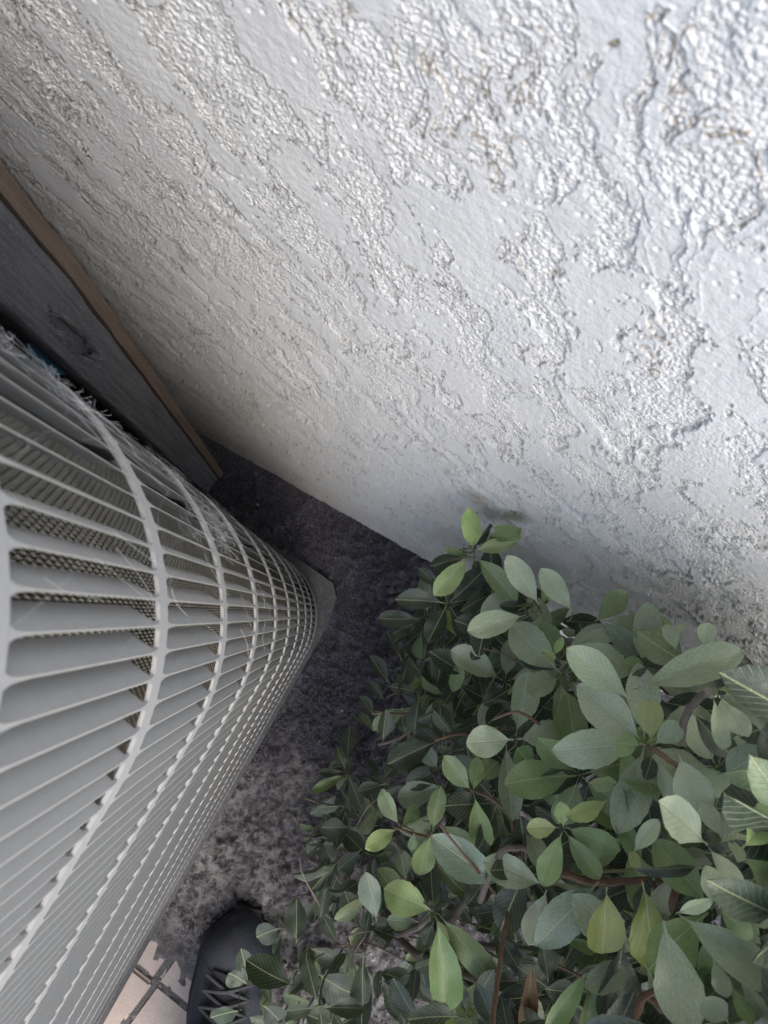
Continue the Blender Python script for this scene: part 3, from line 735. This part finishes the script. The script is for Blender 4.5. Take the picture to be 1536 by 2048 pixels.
def build_leaves():
    n = 0
    for fr, bx, by, tx, ty, w, cl, dz in LEAVES:
        px, py = fr[0] + bx * fr[2], fr[1] + by * fr[2]; qx, qy = fr[0] + tx * fr[2], fr[1] + ty * fr[2]
        t = depth_top(px, py) + dz + rl.uniform(-.008, .008)
        b = P(px, py, t); e = P(qx, qy, t + rl.uniform(-0.012, 0.014)); e = b + (e - b) * 1.07
        ww = w * fr[2] * (H - b.z) / F_PX * 0.97
        c, d = CLS[cl]
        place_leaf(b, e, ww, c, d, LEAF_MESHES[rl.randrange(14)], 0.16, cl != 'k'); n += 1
        if fr in (B_, D_, F_): continue
        # short twig from the leaf base into the bush
        m1 = b + Vector((rl.uniform(-.006, .006), rl.uniform(-.006, .006), -0.010))
        m2 = m1 + Vector((rl.uniform(-.01, .01), rl.uniform(-.01, .01), -0.014))
        v, f = tube_vf(smooth_path([b, m1, m2], 3), [0.0004, 0.0004, .0005, .0005, 0.0005, 0.0006, 0.0006], 5, len(TW_V)); TW_V.extend(v); TW_F.extend(f)
    return n
N_HAND = build_leaves()
def in_bush(px, py):
    """outline of the crown as seen from above the gap, in photo pixels"""
    edge = np.interp(py, [1080, 1150, 1250, 1400, 1500, 1600, 1750, 1900, 2048, 2500], [900, 860, 820, 760, 700, 640, 610, 570, 530, 480])
    top = np.interp(px, [850, 940, 1150, 1300, 1500, 1900], [1130, 1110, 1210, 1290, 1360, 1520])
    return px > edge and py > top
def filler_spot(deep):
    while True:
        px, py = rl.uniform(520, 1900), rl.uniform(1090, 2450)
        if in_bush(px, py): break
    t = depth_top(px, py) + rl.uniform(*deep)
    return px, py, t
def build_filler():
    n = 0
    while n < 300 - N_HAND:                       # whorls in view, just below the outer layer: parts of their own
        px, py, t = filler_spot((0.025, 0.12))
        if px > 1520 or py > 2040 or (px < 900 and rl.random() < 0.6): continue
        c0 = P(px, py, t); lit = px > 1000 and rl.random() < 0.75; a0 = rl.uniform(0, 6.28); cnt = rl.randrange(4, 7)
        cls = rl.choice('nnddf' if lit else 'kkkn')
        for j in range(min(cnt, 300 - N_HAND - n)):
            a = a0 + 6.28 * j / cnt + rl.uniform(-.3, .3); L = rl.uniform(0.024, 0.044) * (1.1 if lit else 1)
            e = c0 + Vector((math.cos(a) * L, math.sin(a) * L, rl.uniform(-.012, .016)))
            if e.y < WALL_Y + 0.01: continue
            c, d = CLS[cls]
            place_leaf(c0 + Vector((math.cos(a), math.sin(a), 0)) * 0.002, e, L * rl.uniform(.38, .50), c, d, LEAF_MESHES[rl.randrange(14)], 0.2, lit); n += 1
        m1 = c0 + Vector((rl.uniform(-.01, .01), rl.uniform(-.01, .01), -0.04))
        v, f = tube_vf(smooth_path([c0, m1, m1.lerp(SH_BASE, 0.25)], 3), 0.0009, 5, len(TW_V)); TW_V.extend(v); TW_F.extend(f)
    # everything deeper or outside the frame: one mass of leaves
    lo = leaf_mesh(500, 6, 2, True); base = np.array([v.co[:] for v in lo.vertices]); uv0 = np.array([l.uv[:] for l in lo.uv_layers[0].data])
    fq = np.array([p.vertices[:] for p in lo.polygons])
    V, Q, UV, CO = [], [], [], []
    for k in range(2600):
        px, py, t = filler_spot((0.10, 0.46))
        inside = px < 1536 and py < 2048
        if not inside: t = depth_top(px, py) + rl.uniform(-0.02, 0.35)
        t = min(t, 1.0)
        if px < 800 and rl.random() < 0.5: continue
        b = P(px, py, t); a = rl.uniform(0, 6.28); L = rl.uniform(0.025, 0.045); w = L * rl.uniform(.38, .52)
        y = Vector((math.cos(a), math.sin(a), rl.uniform(-.5, .4))).normalized()
        if b.y + y.y * L < WALL_Y + 0.008: continue
        n0 = Vector((rl.gauss(0, .45), rl.gauss(0, .45), 1)); x = y.cross(n0).normalized(); z = x.cross(y)
        pts = base[:, :1] * np.array(x)[None] * w + base[:, 1:2] * np.array(y)[None] * L + base[:, 2:] * np.array(z)[None] * L * .8 + np.array(b)[None]
        Q.append(fq + len(V) * len(base)); V.append(pts); UV.append(uv0)
        c, d = CLS[rl.choice('kkkkn')]; CO.append(np.tile([[*c, d]], (len(base), 1)))  # deep leaves mostly take the shade-darkened class
    m = quads_np('leaf_mass', np.concatenate(V), np.concatenate(Q), True, M_LEAFJ)
    uvl = m.uv_layers.new(name='UVMap'); uvl.data.foreach_set('uv', np.concatenate(UV).astype(np.float32).ravel())
    ca = m.attributes.new('tint', 'FLOAT_COLOR', 'POINT'); ca.data.foreach_set('color', np.concatenate(CO).astype(np.float32).ravel())
    o = add('leaf_mass', m, None, shrub); tag(o, kind='stuff')
build_filler()
def build_wood():
    o = add('twigs', mesh_of('twigs', TW_V, TW_F, True, M_GREENSTEM), None, shrub); tag(o, kind='stuff')
    def br(pts, r0, r1, mat, name='branch'):
        q = smooth_path([P(x, y, t) for x, y, t in pts], 4); n = len(q)
        j = [p + Vector((rl.uniform(-1, 1), rl.uniform(-1, 1), rl.uniform(-1, 1))) * r0 * 0.25 for p in q]
        tube(name, j, [r0 + (r1 - r0) * i / (n - 1) * 1.0 for i in range(n)], mat, shrub, 8)
    # main limbs from the root
    for gx, gy, t in ((1000, 1700, .56), (860, 1840, .60), (1250, 1500, .56), (1120, 1300, .64), (1400, 1650, .52), (1420, 1850, .48), (950, 1450, .66), (780, 1680, .70), (1010, 1980, .58)):
        e = P(gx, gy, t); m1 = SH_BASE.lerp(e, 0.45) + Vector((rl.uniform(-.03, .03), rl.uniform(-.03, .03), .05))
        q = smooth_path([SH_BASE + Vector((rl.uniform(-.012, .012), rl.uniform(-.012, .012), -0.01)), m1, e], 6)
        tube('trunk', [p + Vector((rl.uniform(-1, 1), rl.uniform(-1, 1), 0)) * 0.0015 for p in q], [0.006 - 0.0045 * i / (len(q) - 1) for i in range(len(q))], M_BARK, shrub, 8)
    br([(960, 1800, .53), (985, 1740, .50), (1003, 1704, .485), (1040, 1695, .485), (1082, 1715, .49), (1130, 1745, .50)], .0024, .0020, M_BARK)
    br([(1035, 1710, .49), (1028, 1660, .49), (1018, 1628, .495), (985, 1600, .50), (950, 1582, .51)], .0018, .0008, M_STEM)
    br([(1040, 1700, .49), (1045, 1740, .51), (1060, 1790, .55)], .0016, .0016, M_BARK)
    br([(880, 1650, .50), (920, 1700, .50), (965, 1755, .51), (1010, 1815, .53)], .0008, .0011, M_STEM)
    br([(1020, 1795, .51), (1008, 1870, .49), (995, 1960, .47), (985, 2060, .45)], .0013, .0017, M_STEM)
    br([(790, 1655, .60), (830, 1668, .60), (865, 1678, .60), (912, 1698, .60)], .0011, .0013, M_STEM)
    br([(1120, 1746, .45), (1190, 1765, .45), (1260, 1762, .44), (1330, 1760, .43), (1400, 1795, .42)], .0022, .0020, M_STEM)
    br([(1305, 1765, .42), (1325, 1810, .41), (1345, 1870, .40), (1375, 1910, .41)], .0016, .0012, M_STEM)
    br([(1345, 1825, .39), (1348, 1790, .39), (1365, 1776, .40), (1400, 1785, .41)], .0020, .0018, M_STEM)
    br([(1418, 1382, .29), (1385, 1410, .31), (1368, 1440, .33), (1362, 1480, .36)], .0016, .0018, M_BARK)
    br([(1300, 1495, .36), (1340, 1522, .37), (1370, 1545, .40)], .0013, .0012, M_STEM)
    br([(1116, 1930, .44), (1180, 1965, .44), (1255, 2020, .44)], .0007, .0010, M_STEM)
    br([(1310, 1982, .38), (1282, 1998, .38), (1270, 2050, .38)], .0016, .0022, M_STEM)
    br([(1285, 1990, .39), (1330, 2020, .39), (1380, 2060, .40)], .0014, .0020, M_STEM)
    br([(1080, 1340, .56), (1015, 1315, .55), (985, 1295, .56)], .0011, .0009, M_BARK)
    br([(750, 1422, .75), (800, 1428, .74), (850, 1430, .72), (900, 1450, .70)], .0008, .0014, M_STEM)
    br([(757, 1490, .74), (800, 1476, .73), (835, 1445, .72), (865, 1437, .71)], .0014, .0014, M_BARK)
    br([(860, 1540, .70), (880, 1570, .68), (895, 1590, .66)], .0012, .0010, M_BARK)
    br([(1090, 1250, .50), (1130, 1300, .52), (1160, 1350, .55)], .0009, .0011, M_GREENSTEM)
    br([(1125, 1500, .48), (1140, 1560, .50), (1143, 1640, .53)], .0014, .0016, M_BARK)
    br([(870, 1480, .56), (935, 1470, .55), (940, 1530, .56)], .0009, .0012, M_STEM)
    br([(985, 1440, .46), (1035, 1424, .45), (1078, 1448, .46)], .0006, .0011, M_STEM)
    for k in range(60):                          # dead twigs low inside, dark against the pale soil
        px, py = rl.uniform(600, 1000), rl.uniform(1580, 2050); t = rl.uniform(.72, .98)
        a = rl.uniform(0, 6.28); l = rl.uniform(40, 120)
        br([(px, py, t), (px + math.cos(a) * l * .5 + rl.uniform(-12, 12), py + math.sin(a) * l * .5 + rl.uniform(-12, 12), t - .02), (px + math.cos(a) * l, py + math.sin(a) * l, t + rl.uniform(-.06, .04))], .0011, .0005, M_BARK, 'dead_twig')
build_wood()

# ------------------------------------------------------------------ fallen leaves by the foot of the wall
def build_fallen():
    for (bx, by, tx, ty, w, mi, label) in ((862, 1150, 892, 1235, 70, 3, 'dry tan fallen leaf at the foot of the wall below the topmost leaf cluster'),
                                           (826, 1205, 872, 1170, 40, 6, 'small dry tan fallen leaf lying on dark soil beside the shrub')):
        b = P(bx, by, 0.99); e = P(tx, ty, 0.97); me = LEAF_MESHES[mi].copy(); me.name = 'fallen_leaf'
        y = e - b; L = y.length; y.normalize(); x = y.cross(Vector((0.1, 0.15, 1))).normalized(); z = x.cross(y); ww = w / F_PX
        o = add('fallen_leaf', me)
        o.matrix_basis = Matrix(((x.x * ww, y.x * L, z.x * L, b.x), (x.y * ww, y.y * L, z.y * L, b.y), (x.z * ww, y.z * L, z.z * L, b.z), (0, 0, 0, 1)))
        o.color = (0.34, 0.28, 0.24, 0.3); tag(o, label, 'leaf', 'fallen leaves')
build_fallen()
